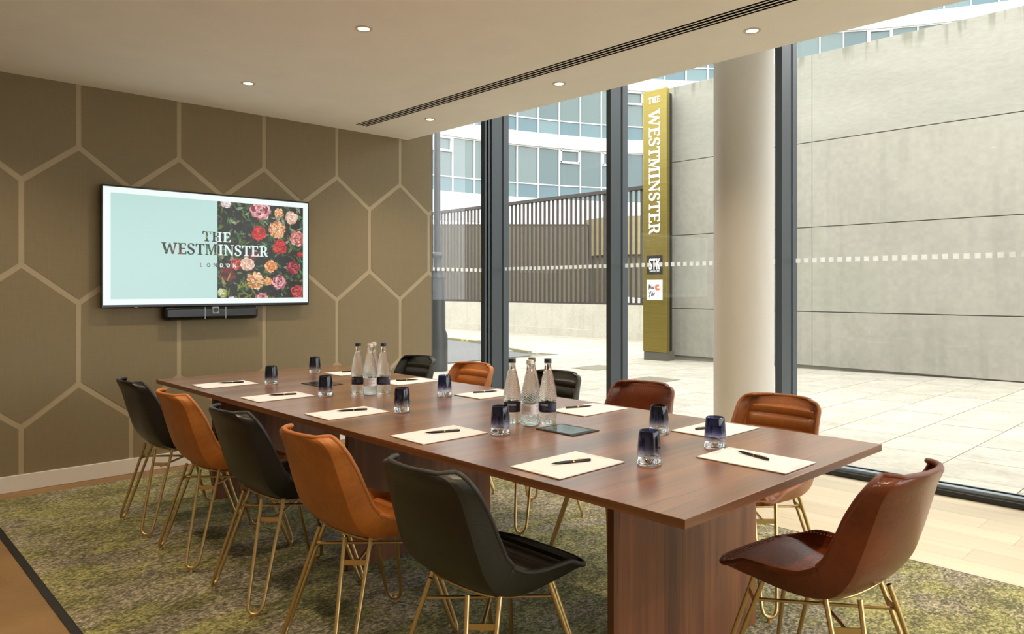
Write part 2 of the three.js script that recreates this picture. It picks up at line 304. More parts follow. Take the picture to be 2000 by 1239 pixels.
  for (const b of [[0.555, 0.06, 44, white], [0.735, 0.105, 88, pink], [0.835, 0.12, 40, peach], [0.905, 0.155, 56, blush], [0.825, 0.285, 84, peach, 1], [0.725, 0.33, 62, red], [0.94, 0.36, 66, ['#9a4a4a', '#d78f80', '#eab9a3', '#c96f6a']], [0.84, 0.45, 62, red], [0.70, 0.525, 44, dark], [0.955, 0.52, 26, red], [0.605, 0.63, 48, ['#8c1d1d', '#bd4236', '#d86a52']], [0.565, 0.73, 62, dark], [0.665, 0.63, 56, blush], [0.79, 0.645, 52, ['#b8652a', '#e3a35e', '#f3c98e', '#d98a5a']], [0.915, 0.655, 58, ['#6d1420', '#a1303c', '#c4545a', '#8a2230']], [0.705, 0.785, 84, peach, 1], [0.775, 0.79, 36, ['#b8652a', '#e8a86a', '#efc78e']], [0.835, 0.795, 62, pink], [0.94, 0.89, 60, ['#7a161c', '#b23c3c', '#cf6058']], [0.74, 0.965, 56, pink], [0.535, 0.9, 36, ['#8a9a5a', '#d6d8b0', '#e9e6c8']], [0.585, 0.975, 36, white]]) bloom(...b);
  for (let i = 0; i < 14; i++) leaf((0.52 + rnd() * 0.2) * w, (0.78 + rnd() * 0.16) * h, 70 + rnd() * 40, 13, rnd() * 6.3, ['#9a9a34', '#7c8a2c', '#b3a84a'][i % 3], '#3a4410');
  x.drawImage(floral, S, T, Rr - S, B - T, S, T, Rr - S, B - T);
  // wordmark: filled with the flowers on the pale half, pale on the flowers
  const words = (g) => {
    g.textBaseline = 'alphabetic'; g.textAlign = 'left';
    const fit = (s, font, x0, x1, base, cap) => { g.font = font; const m = g.measureText(s), cw = m.width; g.save(); g.translate(x0, base); g.scale((x1 - x0) / cw, cap / (m.actualBoundingBoxAscent || 70)); g.fillText(s, 0, 0); g.restore(); };
    fit('THE', 'bold 100px serif', 0.438 * w, 0.58 * w, 0.428 * h, 0.092 * h);
    fit('WESTMINSTER', 'bold 100px serif', 0.247 * w, 0.774 * w, 0.553 * h, 0.103 * h);
    const l = 'LONDON', x0 = 0.425 * w, x1 = 0.606 * w; g.font = 'bold 44px sans-serif'; for (let i = 0; i < 6; i++) g.fillText(l[i], x0 + (x1 - x0 - 30) * i / 5, 0.663 * h);
  };
  const t1 = canvas(w, h), a = t1.getContext('2d'); a.fillStyle = '#000'; words(a); a.globalCompositeOperation = 'source-in';
  const mir = canvas(w, h), mm = mir.getContext('2d'); mm.translate(2 * S, 0); mm.scale(-1, 1); mm.drawImage(floral, 0, 0); a.drawImage(mir, 0, 0);
  x.drawImage(t1, 0, 0, S, h, 0, 0, S, h);
  const t2 = canvas(w, h), b = t2.getContext('2d'); b.fillStyle = '#dcefec'; words(b); x.drawImage(t2, S, 0, w - S, h, S, 0, w - S, h);
  return c;
}
{
  const x0 = 1.41, x1 = 2.95, y0 = 1.166, y1 = 2.011, cx = (x0 + x1) / 2, cy = (y0 + y1) / 2, zf = -5.53;
  const t = thing('television', 'large black-framed wall screen showing a pale green and floral title slide', 'television', [cx, cy, zf]);
  part(t, 'body', rbox(x1 - x0, y1 - y0, 0.03, 0.006, 0, 0, -0.016), blackGloss);
  part(t, 'rear_housing', rbox(1.1, 0.5, 0.036, 0.012, 0, -0.05, -0.048), blackMat);
  part(t, 'screen', box(x1 - x0 - 0.024, y1 - y0 - 0.034, 0.002, 0, 0.004, -0.0004), [blackMat, blackMat, blackMat, blackMat, new THREE.MeshPhysicalMaterial({ name: 'lit_screen', color: 0x060606, roughness: 0.25, emissive: 0xffffff, emissiveMap: canvasTex(screenImage()), emissiveIntensity: 0.86 }), blackMat]);
  part(t, 'indicator_light', box(0.02, 0.003, 0.002, -0.55, -(y1 - y0) / 2 + 0.002, 0), new THREE.MeshStandardMaterial({ name: 'indicator_film', color: 0xb8b8b8, roughness: 0.3 }));
  const rl = new THREE.RectAreaLight(new THREE.Color(0.75, 0.8, 0.72), 0.5, x1 - x0 - 0.03, y1 - y0 - 0.04); rl.name = 'screen_light'; rl.position.set(0, 0, 0.006); rl.rotation.y = Math.PI; t.add(rl);
  const s = thing('speaker_bar', 'black conference speaker and camera bar mounted under the television', 'speaker bar', [2.165, 1.118, -5.515]);
  part(s, 'housing', rbox(0.70, 0.1, 0.085, 0.028, 0, 0, -0.0425, 5), blackGloss);
  for (const sx of [-1, 1]) part(s, 'silver_strip', rbox(0.009, 0.088, 0.006, 0.002, sx * 0.077 + 0.012, 0, 0.001), new THREE.MeshStandardMaterial({ name: 'silver_trim', color: 0x7d8288, roughness: 0.35, metalness: 0.7 }));
  const cam = part(s, 'camera_plate', rbox(0.05, 0.052, 0.008, 0.003, 0.012, 0.02, 0.003), new THREE.MeshStandardMaterial({ name: 'camera_silver', color: 0x8f8f92, roughness: 0.4, metalness: 0.6 }));
  const lensG = new THREE.CylinderGeometry(0.018, 0.018, 0.008, 24); lensG.rotateX(Math.PI / 2); lensG.translate(0.012, 0.022, 0.009); part(cam, 'lens', lensG, blackGloss);
  part(s, 'wall_bracket', box(0.2, 0.05, 0.02, 0, 0, -0.0735), blackMat);
}

// ───────────────────────── conference table
const TOP = 0.75, TX0 = 1.502, TX1 = 2.737, TZ0 = -4.71, TZ1 = -0.985, TCX = (TX0 + TX1) / 2;
{
  const t = thing('conference_table', 'long walnut conference table on three cross-panel legs', 'table', [TCX, 0, (TZ0 + TZ1) / 2]);
  const w = TX1 - TX0, l = TZ1 - TZ0;
  part(t, 'tabletop', metricUV(rbox(w - 0.003, 0.024, l - 0.003, 0.0015, 0, TOP - 0.0125, 0), 'x'), walnut);
  for (const sg of [-1, 1]) { part(t, 'edge_band', metricUV(box(w, 0.0236, 0.002, 0, TOP - 0.0125, sg * (l / 2 - 0.001)), 'x'), walnutEdge); part(t, 'edge_band', metricUV(box(0.002, 0.0236, l - 0.004, sg * (w / 2 - 0.001), TOP - 0.0125, 0), 'z'), walnutEdge); }
  for (const dz of [-4.528, -2.966, -1.426].map((z) => z - (TZ0 + TZ1) / 2)) {
    const leg = new THREE.Group(); leg.name = 'panel_leg'; leg.position.set(0, 0, dz); t.add(leg);
    part(leg, 'board', metricUV(rbox(0.3682, TOP - 0.026 - RUG_Y, 0.026, 0.0015, -0.1653, RUG_Y + (TOP - 0.026 - RUG_Y) / 2, 0), 'y'), walnutPanelShaded);
    part(leg, 'board', metricUV(rbox(0.5042, TOP - 0.026 - RUG_Y, 0.026, 0.0015, 0.2715, RUG_Y + (TOP - 0.026 - RUG_Y) / 2, 0), 'y'), walnutPanelShadedB);
  }
  part(t, 'under_rail', metricUV(box(0.06, 0.05, l - 0.75, 0, TOP - 0.051, 0), 'z'), walnutPanelShaded);
}
const lid = new THREE.MeshPhysicalMaterial({ name: 'lid_metal', color: 0x6d7a76, roughness: 0.12, metalness: 0.9 });
for (const [z0, z1, lab] of [[-2.02, -1.825, 'flush black-framed cable port in the tabletop near the head of the table'], [-3.93, -3.72, 'flush black-framed cable port in the tabletop towards the screen wall']]) {
  const t = thing('cable_port', lab, 'cable port', [2.121, TOP, (z0 + z1) / 2], 0, 'cable ports in the tabletop');
  part(t, 'frame', rbox(0.152, 0.003, z1 - z0, 0.001, 0, 0.0015, 0), blackMat);
  part(t, 'lid', rbox(0.125, 0.0022, z1 - z0 - 0.036, 0.0008, -0.004, 0.0031, -0.004), lid);
}

// ───────────────────────── chairs
const leatherBump = texture(512, 512, (u, v) => grey(255 * (0.55 * fbm(u, v, 60, 60, 3, 101) + 0.45 * fbm(u, v, 8, 8, 3, 111))), false);
const leatherTex = texture(512, 512, (u, v) => { const k = 0.80 + 0.22 * fbm(u, v, 4, 4, 4, 121) + 0.1 * (fbm(u, v, 40, 40, 2, 131) - 0.5); return grey(255 * Math.min(1, k)); });
const leather = (name, rgb, rough, coat = 0) => new THREE.MeshPhysicalMaterial({ name, color: rgb, map: rep(leatherTex, 2.2, 2.2), bumpMap: rep(leatherBump, 4, 4), bumpScale: 0.0006, roughness: rough, clearcoat: coat, clearcoatRoughness: 0.3 });
const L_BLACK = leather('black_leather', 0x131110, 0.36), L_OLIVE = leather('olive_black_leather', 0x211e16, 0.4), L_ORANGE = leather('tan_orange_leather', 0xbd7029, 0.46), L_BROWN = leather('chestnut_leather', 0x6f3214, 0.26), L_TAN = leather('saddle_brown_leather', 0x9c5a25, 0.34);
const stitchMat = new THREE.MeshStandardMaterial({ name: 'stitch_thread', color: 0x8d5a36, roughness: 0.8 });

const profile = new THREE.CatmullRomCurve3([[0.258, 0.449], [0.225, 0.4505], [0.12, 0.4465], [0.0, 0.437], [-0.08, 0.437], [-0.145, 0.455], [-0.19, 0.505], [-0.222, 0.58], [-0.252, 0.67], [-0.28, 0.76], [-0.298, 0.806]].map(([x, y]) => new THREE.Vector3(x, y, 0)), false, 'centripetal');
profile.arcLengthDivisions = 400;
const LEN = profile.getLength();
const interp = (tab, s) => {   // Catmull-Rom through the table
  let i = 1; while (i < tab.length - 1 && s > tab[i][0]) i++;
  const [x0, y0] = tab[i - 1], [x1, y1] = tab[i], a = tab[Math.max(0, i - 2)], b = tab[Math.min(tab.length - 1, i + 1)], h = x1 - x0, t = Math.max(0, Math.min(1, (s - x0) / h));
  const m0 = (y1 - a[1]) / (x1 - a[0]) * h, m1 = (b[1] - y0) / (b[0] - x0) * h, t2 = t * t, t3 = t2 * t;
  return (2 * t3 - 3 * t2 + 1) * y0 + (t3 - 2 * t2 + t) * m0 + (-2 * t3 + 3 * t2) * y1 + (t3 - t2) * m1;
};
const flatTab = [[0, 0.172], [0.15, 0.182], [0.35, 0.186], [0.5, 0.184], [0.7, 0.176], [1, 0.160]];
const wallTab = [[0, 0.03], [0.18, 0.040], [0.36, 0.056], [0.5, 0.074], [0.64, 0.066], [0.8, 0.056], [1, 0.044]];
const dishTab = [[0, 0.002], [0.3, 0.005], [0.5, 0.014], [0.7, 0.02], [1, 0.024]];
const GUSSET = 0.02, BREAK = 0.74;                                                    // the flat pan ends here and the side gusset turns up
function shellPoint(s0, t, out, raw) {
  const e = Math.pow(Math.abs(t), 2.6), s = s0 - sst(s0, 0.62, 1) * 0.032 * e + (1 - sst(s0, 0, 0.3)) * 0.03 * e;
  const c = profile.getPointAt(Math.min(1, Math.max(0, s))), T = profile.getTangentAt(Math.min(1, Math.max(0, s)));
  const a = Math.abs(t), wb = interp(flatTab, s), H = interp(wallTab, s) * (0.1 + 0.9 * sst(s0, 0, 0.16)) * (0.75 + 0.25 * (1 - sst(s0, 0.8, 1))), dish = interp(dishTab, s);
  let lat, rise;
  if (a <= BREAK) { lat = wb * a / BREAK; rise = dish * Math.pow(a / BREAK, 2.2); } else {
    const k = (a - BREAK) / (1 - BREAK), m = 1 - k; lat = wb + GUSSET * k; rise = dish + H * k;
  }
  const w = wb + GUSSET, r0 = 0.04, r1 = 0.05, d0 = s0 * LEN, d1 = (1 - s0) * LEN; let cut = 0;
  if (!raw && d0 < r0) cut += r0 * (1 - Math.sqrt(Math.max(0, 1 - ((r0 - d0) / r0) ** 2)));
  if (!raw && d1 < r1) cut += r1 * (1 - Math.sqrt(Math.max(0, 1 - ((r1 - d1) / r1) ** 2)));
  lat *= (w - cut) / w; rise -= sst(s0, 0.9, 1) * 0.008;
  return out.set(c.x + T.y * rise, c.y - T.x * rise, lat * Math.sign(t));
}
const _a = new THREE.Vector3(), _b = new THREE.Vector3(), _c = new THREE.Vector3(), _d = new THREE.Vector3();
function shellNormal(s, t, out) {
  const e = 0.004; shellPoint(Math.min(1, s + e), t, _a, true); shellPoint(Math.max(0, s - e), t, _b, true); shellPoint(s, Math.min(1, t + e), _c, true); shellPoint(s, Math.max(-1, t - e), _d, true);
  _a.sub(_b); _c.sub(_d); out.crossVectors(_a, _c).normalize(); return out;
}
function grid(ns, nt, s0, s1, t0, t1, offset, flip) {
  const pos = [], uv = [], idx = [], p = new THREE.Vector3(), n = new THREE.Vector3();
  for (let i = 0; i <= ns; i++) for (let j = 0; j <= nt; j++) {
    const a = i / ns, sp = 0.5 * a + 0.5 * (1 - Math.cos(Math.PI * a)) / 2, s = s0 + (s1 - s0) * sp, t = t0 + (t1 - t0) * j / nt;
    shellPoint(s, t, p); shellNormal(s, t, n); p.addScaledVector(n, typeof offset === 'function' ? offset(s, t) : offset);
    pos.push(p.x, p.y, p.z); uv.push(s * LEN, t * 0.2);
  }
  for (let i = 0; i < ns; i++) for (let j = 0; j < nt; j++) { const a = i * (nt + 1) + j, b = a + 1, c = a + nt + 1, d = c + 1; flip ? idx.push(a, c, b, b, c, d) : idx.push(a, b, c, b, d, c); }
  const g = new THREE.BufferGeometry(); g.setAttribute('position', new THREE.Float32BufferAttribute(pos, 3)); g.setAttribute('uv', new THREE.Float32BufferAttribute(uv, 2)); g.setIndex(idx); g.computeVertexNormals(); return g;
}
function rimCurve(off) {
  const pts = [], n = new THREE.Vector3(), N = 46, M = 14;
  const put = (s, t) => { const p = shellPoint(s, t, new THREE.Vector3()); shellNormal(s, t, n); p.addScaledVector(n, off); pts.push(p); };
  const sp = (a) => 0.5 * a + 0.5 * (1 - Math.cos(Math.PI * a)) / 2;
  for (let i = 0; i < N; i++) put(sp(i / N), 1);
  for (let j = 0; j < M; j++) put(1, 1 - 2 * j / M);
  for (let i = 0; i < N; i++) put(1 - sp(i / N), -1);
  for (let j = 0; j < M; j++) put(0, -1 + 2 * j / M);
  return new THREE.CatmullRomCurve3(pts.filter((p, i) => i === 0 || p.distanceTo(pts[i - 1]) > 0.002), true, 'centripetal');
}
// grid normal of shellNormal points to the sitter; check once and flip if needed
const SH = 0.013;
const outerShell = grid(52, 26, 0, 1, -BREAK, BREAK, -SH, true), innerFace = grid(52, 26, 0, 1, -BREAK, BREAK, 0, false);
const gussets = [[BREAK, 1], [-1, -BREAK]].map(([a, b]) => mergeGeometries([grid(52, 6, 0, 1, a, b, -SH, true), grid(52, 6, 0, 1, a, b, 0, false)]));
const rimGeo = new THREE.TubeGeometry(rimCurve(-SH / 2), 260, 0.0082, 8, true);
const channelGeo = grid(150, 22, 0.05, 0.955, -0.71, 0.71, (s, t) => {
  const e = sst(Math.min((s - 0.05) / 0.035, (0.955 - s) / 0.035, (0.71 - Math.abs(t)) / 0.06), 0, 1), ch = Math.pow(Math.abs(Math.sin(Math.PI * (s * LEN - 0.02) / 0.062)), 0.55);
  return -0.004 + e * (0.007 + 0.012 * ch);
}, false);
const stitchGeo = (() => {
  const list = [], n = new THREE.Vector3(), p = new THREE.Vector3(), q = new THREE.Vector3(), ico = new THREE.OctahedronGeometry(0.0036, 0); ico.scale(0.75, 0.75, 1.7);
  const put = (s, t, s2, t2) => { shellPoint(s, t, p); shellNormal(s, t, n); p.addScaledVector(n, 0.004); shellPoint(s2, t2, q); const g = ico.clone(); g.applyQuaternion(new THREE.Quaternion().setFromUnitVectors(new THREE.Vector3(0, 0, 1), q.sub(p).normalize())); g.translate(p.x, p.y, p.z); list.push(g); };
  for (const sg of [-1, 1]) for (let d = 0.05; d < LEN - 0.04; d += 0.0125) put(d / LEN, sg * 0.965, d / LEN, 0);
  for (let t = -0.75; t < 0.76; t += 0.06) { put(0.975, t, 0.5, t); put(0.025, t, 0.5, t); }
  return merge(list);
})();
const hairpins = [[-1, -1], [-1, 1], [1, -1], [1, 1]].map(([sx, sz]) => {
  const foot = [sx * 0.25, 0, sz * 0.205], top = [sx * 0.128, 0.432, sz * 0.118], tx = -sz * sx * 0.7071, tz = 0.7071, pts = [];
  // tangent direction lies across the corner's diagonal
  const at = (k, side, half) => [top[0] + (foot[0] - top[0]) * k + side * half * tx, top[1] + (foot[1] - top[1]) * k, top[2] + (foot[2] - top[2]) * k + side * half * tz];
  pts.push(at(0, 1, 0.046), at(0.3, 1, 0.0405), at(0.6, 1, 0.035), at(0.86, 1, 0.0295), at(0.91, 1, 0.0258), at(0.945, 1, 0.0165), at(0.957, 1, 0), at(0.945, -1, 0.0165), at(0.91, -1, 0.0258), at(0.86, -1, 0.0295), at(0.6, -1, 0.035), at(0.3, -1, 0.0405), at(0, -1, 0.046));
  const glide = new THREE.CylinderGeometry(0.008, 0.0095, 0.014, 12); glide.translate(foot[0] - sx * 0.004, 0.007, foot[2] - sz * 0.004);
  const y = 0.352, k = 1 - y / 0.428, pl = at(k, 0, 0), plate = box(0.076, 0.018, 0.004); plate.rotateY(Math.atan2(-tz, tx)); plate.translate(...pl);
  return { leg: tube(pts, 0.0076, 72, 8), glide, plate, pl };
});
const stretchers = [rod(hairpins[0].pl, hairpins[3].pl, 0.0055), rod(hairpins[1].pl.map((v, i) => (i === 1 ? v - 0.0105 : v)), hairpins[2].pl.map((v, i) => (i === 1 ? v - 0.0105 : v)), 0.0055)];
const mountRing = tube([[0.15, 0.433, 0.11], [0.15, 0.433, -0.11], [0.1, 0.431, -0.14], [-0.08, 0.427, -0.14], [-0.132, 0.44, -0.1], [-0.132, 0.44, 0.1], [-0.08, 0.427, 0.14], [0.1, 0.431, 0.14]], 0.005, 90, 6, true);
mountRing.translate(0, -0.006, 0);
function chair(label, mat, plain, x, z, turn) {
  const t = thing('shell_chair', label, 'chair', [x, RUG_Y, z], turn, 'leather shell chairs around the conference table');
  part(t, 'shell', outerShell, mat);
  const seat = part(t, 'seat_and_back_lining', innerFace, mat);
  if (plain) { seat.name = 'smooth_lining'; part(t, 'stitching', stitchGeo, stitchMat).userData.kind = 'stuff'; } else part(t, 'channelled_padding', channelGeo, mat);
  for (const g of gussets) part(t, 'side_gusset', g, mat);
  part(t, 'edge_binding', rimGeo, mat);
  for (const h of hairpins) { const l = part(t, 'hairpin_leg', h.leg, brass); part(l, 'foot_glide', h.glide, brass); part(l, 'leg_plate', h.plate, brass); }
  for (const s of stretchers) part(t, 'stretcher', s, brass);
  part(t, 'mounting_ring', mountRing, brass);
  return t;
}
const side = ['on the side away from the windows', 'on the window side'];
const nth = ['first', 'second', 'third', 'fourth', 'fifth'];
const LZ = [-4.27, -3.64, -2.98, -2.33, -1.67], RZ = [-4.31, -3.65, -2.95, -2.29, -1.58];
[[L_BLACK, 'black'], [L_ORANGE, 'tan orange'], [L_BLACK, 'black'], [L_ORANGE, 'tan orange'], [L_OLIVE, 'olive black']].forEach(([m, c], i) => chair(`${c} leather chair, ${nth[i]} from the screen wall ${side[0]}`, m, false, 1.492, LZ[i], 0));
[[L_OLIVE, 'olive black', false], [L_ORANGE, 'tan orange', false], [L_OLIVE, 'olive black', false], [L_BROWN, 'smooth chestnut', true], [L_TAN, 'saddle brown ribbed', false]].forEach(([m, c, p], i) => chair(`${c} leather chair, ${nth[i]} from the screen wall ${side[1]}`, m, p, [2.915, 2.87, 2.915, 2.87, 2.93][i], RZ[i], Math.PI));
chair('smooth chestnut leather chair with stitched edges at the head of the table', L_BROWN, true, 2.2, -0.965, Math.PI / 2 - 0.09);

// ───────────────────────── things on the table
const paperTex = (() => { const c = canvas(256, 384), x = c.getContext('2d'); x.fillStyle = '#d5d6dc'; x.fillRect(0, 0, 256, 384); x.fillStyle = '#b5aaa2'; x.fillRect(96, 16, 64, 4); x.fillRect(104, 24, 48, 3); x.fillRect(70, 366, 116, 3); x.fillRect(92, 372, 72, 2); return canvasTex(c); })();
const paperTop = new THREE.MeshStandardMaterial({ name: 'pad_paper', map: paperTex, roughness: 0.85 }), paperSide = new THREE.MeshStandardMaterial({ name: 'pad_edge', color: 0xe6ded4, roughness: 0.9 });
const padG = new THREE.BoxGeometry(0.205, 0.0026, 0.302); padG.translate(0, 0.0025, 0);
const padBack = box(0.205, 0.0012, 0.302, 0, 0.0006, 0), backMat = new THREE.MeshStandardMaterial({ name: 'pad_backing', color: 0x3a3533, roughness: 0.9 });
const penBody = new THREE.LatheGeometry([[0.0005, 0], [0.0012, 0.004], [0.0032, 0.016], [0.0046, 0.034], [0.0046, 0.074], [0.0042, 0.136], [0.0036, 0.138], [0.0001, 0.1385]].map((p) => new THREE.Vector2(...p)), 16); penBody.rotateZ(-Math.PI / 2); penBody.translate(-0.069, 0.0048, 0);
const penRing = new THREE.CylinderGeometry(0.0049, 0.0049, 0.004, 16); penRing.rotateZ(Math.PI / 2); penRing.translate(0.008, 0.0048, 0);
const penClip = box(0.04, 0.0012, 0.0026, 0.042, 0.0106, 0), penTip = new THREE.ConeGeometry(0.0016, 0.007, 10); penTip.rotateZ(Math.PI / 2); penTip.translate(-0.0685, 0.0048, 0);
const gold = new THREE.MeshStandardMaterial({ name: 'pen_gold', color: 0xd9b46a, metalness: 1, roughness: 0.25 });
const spots = [];
[-4.175, -3.515, -2.847, -2.19, -1.54].forEach((z, i) => spots.push([1.703, z, Math.PI / 2, `${nth[i]} from the screen wall, away from the windows`, [[1.742, -4.188], [1.737, -3.533], [1.737, -2.867], [1.725, -2.2], [1.716, -1.54]][i], -0.37]));
[-4.19, -3.565, -2.855, -2.175, -1.53].forEach((z, i) => spots.push([2.545, z, -Math.PI / 2, `${nth[i]} from the screen wall, on the window side`, [[2.555, -4.21], [2.553, -3.587], [2.556, -2.894], [2.543, -2.232], [2.53, -1.545]][i], Math.PI - 0.36]));
spots.push([2.183, -1.17, 0, 'head of the table', [2.213, -1.195], 1.88 + Math.PI * 0]);
spots.forEach(([x, z, turn, where, pen, pa], i) => {
  const p = thing('notepad', i === 10 ? 'white notepad at the head of the table' : `white notepad, ${where}`, 'notepad', [x, TOP, z], turn, 'notepads on the conference table');
  part(p, 'sheets', padG, [paperSide, paperSide, paperTop, paperSide, paperSide, paperSide]); part(p, 'backing', padBack, backMat);
  const n = thing('pen', i === 10 ? 'slim black pen with gold band at the head of the table' : `black pen on the notepad ${where}`, 'pen', [pen[0], TOP + 0.0038, pen[1]], i === 10 ? R(-107) + 0 : pa, 'pens on the notepads');
  part(n, 'barrel', penBody, blackGloss); part(n, 'gold_band', penRing, gold); part(n, 'clip', penClip, gold); part(n, 'nib', penTip, gold);
});
// tumblers: navy glass shading to a clear heavy foot
const tumblerMat = new THREE.MeshPhysicalMaterial({ name: 'navy_to_clear_glass', vertexColors: true, transmission: 1, thickness: 0, roughness: 0.02, ior: 1.5 });
const clearGlass = new THREE.MeshPhysicalMaterial({ name: 'clear_glass', color: 0xffffff, transmission: 1, thickness: 0.02, roughness: 0.01, ior: 1.5 });
const tumblerBody = (() => {
  const outl = [[0.0382, 0.008], [0.038, 0.02], [0.0372, 0.04], [0.0358, 0.06], [0.0342, 0.08], [0.0328, 0.094], [0.0318, 0.1], [0.0306, 0.1045], [0.0296, 0.1055], [0.0290, 0.104], [0.0300, 0.098], [0.0314, 0.086], [0.0334, 0.06], [0.0348, 0.03], [0.0340, 0.022]];
  const g = new THREE.LatheGeometry(outl.map((p) => new THREE.Vector2(...p)), 40), c = [];
  for (let i = 0; i < g.attributes.position.count; i++) { const y = g.attributes.position.getY(i), k = sst(y, 0.024, 0.064); const q = lerp3([0.95, 0.95, 0.97], [0.25, 0.28, 0.44], Math.pow(k, 0.6)); c.push(...q); }
  g.setAttribute('color', new THREE.Float32BufferAttribute(c, 3)); return g;
})();
const tumblerFoot = new THREE.LatheGeometry([[0.0001, 0.002], [0.012, 0.0005], [0.034, 0], [0.0375, 0.002], [0.0382, 0.0078], [0.0372, 0.0082], [0.034, 0.02], [0.02, 0.018], [0.0001, 0.017]].map((p) => new THREE.Vector2(...p)), 40);
[[1.903, -4.011, 'by the first notepad from the screen wall, away from windows'], [2.362, -4.35, 'at the table corner by the screen wall, window side'], [1.896, -3.381, 'by the second notepad from the screen wall, away from windows'], [1.907, -2.724, 'by the third notepad from the screen wall, away from windows'], [2.348, -2.977, 'beside the third notepad from the screen wall, window side'], [1.888, -2.053, 'beside the cable port and bottles nearest the table head'], [2.333, -1.645, 'by the notepad of the saddle brown ribbed chair'], [1.901, -1.377, 'by the notepad of the fifth seat, side away from windows'], [2.263, -1.362, 'touching the notepad at the head of the table']].forEach(([x, z, where]) => {
  const t = thing('tumbler', 'navy glass tumbler ' + where, 'glass', [x, TOP, z], 0, 'navy tumblers on the conference table');
  part(t, 'body', tumblerBody, tumblerMat); part(t, 'foot', tumblerFoot, clearGlass);
});
// water bottles
const bottleGlass = new THREE.MeshPhysicalMaterial({ name: 'water_bottle_glass', color: new THREE.Color().setRGB(0.97, 1, 0.97), transmission: 1, thickness: 0.07, roughness: 0.01, ior: 1.38 });
const bottleGeo = (() => {
  const prof = [[0.0001, 0.004], [0.02, 0.003], [0.029, 0], [0.0338, 0.004], [0.035, 0.012], [0.035, 0.044], [0.0342, 0.046], [0.0342, 0.088], [0.035, 0.09], [0.0352, 0.098], [0.034, 0.115], [0.0305, 0.14], [0.0255, 0.165], [0.0205, 0.19], [0.0168, 0.208], [0.0148, 0.222], [0.0136, 0.232], [0.0130, 0.242], [0.0145, 0.2435], [0.0145, 0.2465], [0.0125, 0.247], [0.0125, 0.2585], [0.0001, 0.2586]];
  const fine = []; for (let i = 0; i < prof.length - 1; i++) { const n = Math.max(1, Math.round(Math.hypot(prof[i + 1][0] - prof[i][0], prof[i + 1][1] - prof[i][1]) / 0.0016)); for (let k = 0; k < n; k++) fine.push(new THREE.Vector2(prof[i][0] + (prof[i + 1][0] - prof[i][0]) * k / n, prof[i][1] + (prof[i + 1][1] - prof[i][1]) * k / n)); }
  fine.push(new THREE.Vector2(0.0001, 0.2586));
  const g = new THREE.LatheGeometry(fine, 128), p = g.attributes.position;
  for (let i = 0; i < p.count; i++) {
    const x = p.getX(i), y = p.getY(i), z = p.getZ(i), a = Math.atan2(z, x), r = Math.hypot(x, z);
    const on = (sst(y, 0.096, 0.1) * (1 - sst(y, 0.205, 0.218)) + sst(y, 0.008, 0.012) * (1 - sst(y, 0.040, 0.044))) * sst(r, 0.008, 0.012);
    const e = 0.0024 * on * Math.sqrt(Math.abs(Math.sin(a * 8 + y * 330)) * Math.abs(Math.sin(a * 8 - y * 330))), k = (r + e) / Math.max(r, 1e-5); p.setX(i, x * k); p.setZ(i, z * k);
  }
  g.computeVertexNormals(); return g;
})();
const labelTex = (bg, fg, dim) => { const c = canvas(512, 112), x = c.getContext('2d'); x.fillStyle = bg; x.fillRect(0, 0, 512, 112); x.fillStyle = fg; for (const ox of [30, 286]) { x.fillRect(ox, 14, 90, 26); x.fillStyle = dim; for (let i = 0; i < 4; i++) x.fillRect(ox, 52 + i * 11, 70 + 20 * ((i * 7) % 3), 4); for (let i = 0; i < 22; i++) x.fillRect(ox + 130 + i * 3.4, 20, i % 3 ? 1.4 : 2.4, 62); x.fillStyle = fg; } return canvasTex(c); };
const labelDark = new THREE.MeshStandardMaterial({ name: 'navy_label', map: labelTex('#17142a', '#8d8a9c', '#5a5670'), roughness: 0.5 }), labelPale = new THREE.MeshStandardMaterial({ name: 'silver_label', map: labelTex('#d9d2d4', '#b6a9b2', '#8d8690'), roughness: 0.4, metalness: 0.2 });
const labelGeo = new THREE.CylinderGeometry(0.0346, 0.0346, 0.04, 64, 1, true); labelGeo.translate(0, 0.067, 0);
const capGeo = merge([new THREE.CylinderGeometry(0.0148, 0.0152, 0.014, 28), new THREE.CylinderGeometry(0.0140, 0.0148, 0.0015, 28).translate(0, 0.00775, 0)]); capGeo.translate(0, 0.2535, 0);
const capBlack = new THREE.MeshStandardMaterial({ name: 'black_cap', color: 0x1a191b, roughness: 0.45 }), capSilver = new THREE.MeshStandardMaterial({ name: 'silver_cap', color: 0xd8d0c8, roughness: 0.4, metalness: 0.3 }), capGrey = new THREE.MeshStandardMaterial({ name: 'grey_cap', color: 0x6a6462, roughness: 0.5 });
[[[2.078, -3.365, 0], [2.094, -3.277, 1], [2.172, -3.27, 0], [2.164, -3.352, 1], 'by the screen wall'], [[2.078, -2.188, 0], [2.094, -2.1, 1], [2.179, -2.082, 0], [2.17, -2.165, 2], 'by the near cable port']].forEach((set, k) => {
  for (let i = 0; i < 4; i++) {
    const [x, z, kind] = set[i], pale = kind === 1;
    const t = thing('water_bottle', `${pale ? 'silver' : kind === 2 ? 'grey' : 'black'}-capped water bottle, ${['away from the windows', 'nearest the table head', 'nearest the windows', 'at the back'][i]} in the cluster ${set[4]}`, 'bottle', [x, TOP, z], i * 1.3 + 0.4 + k, 'water bottles on the conference table');
    part(t, 'bottle', bottleGeo, bottleGlass); part(t, 'label', labelGeo, pale ? labelPale : labelDark); part(t, 'cap', capGeo, [capBlack, capSilver, capGrey][kind]);
  }
});

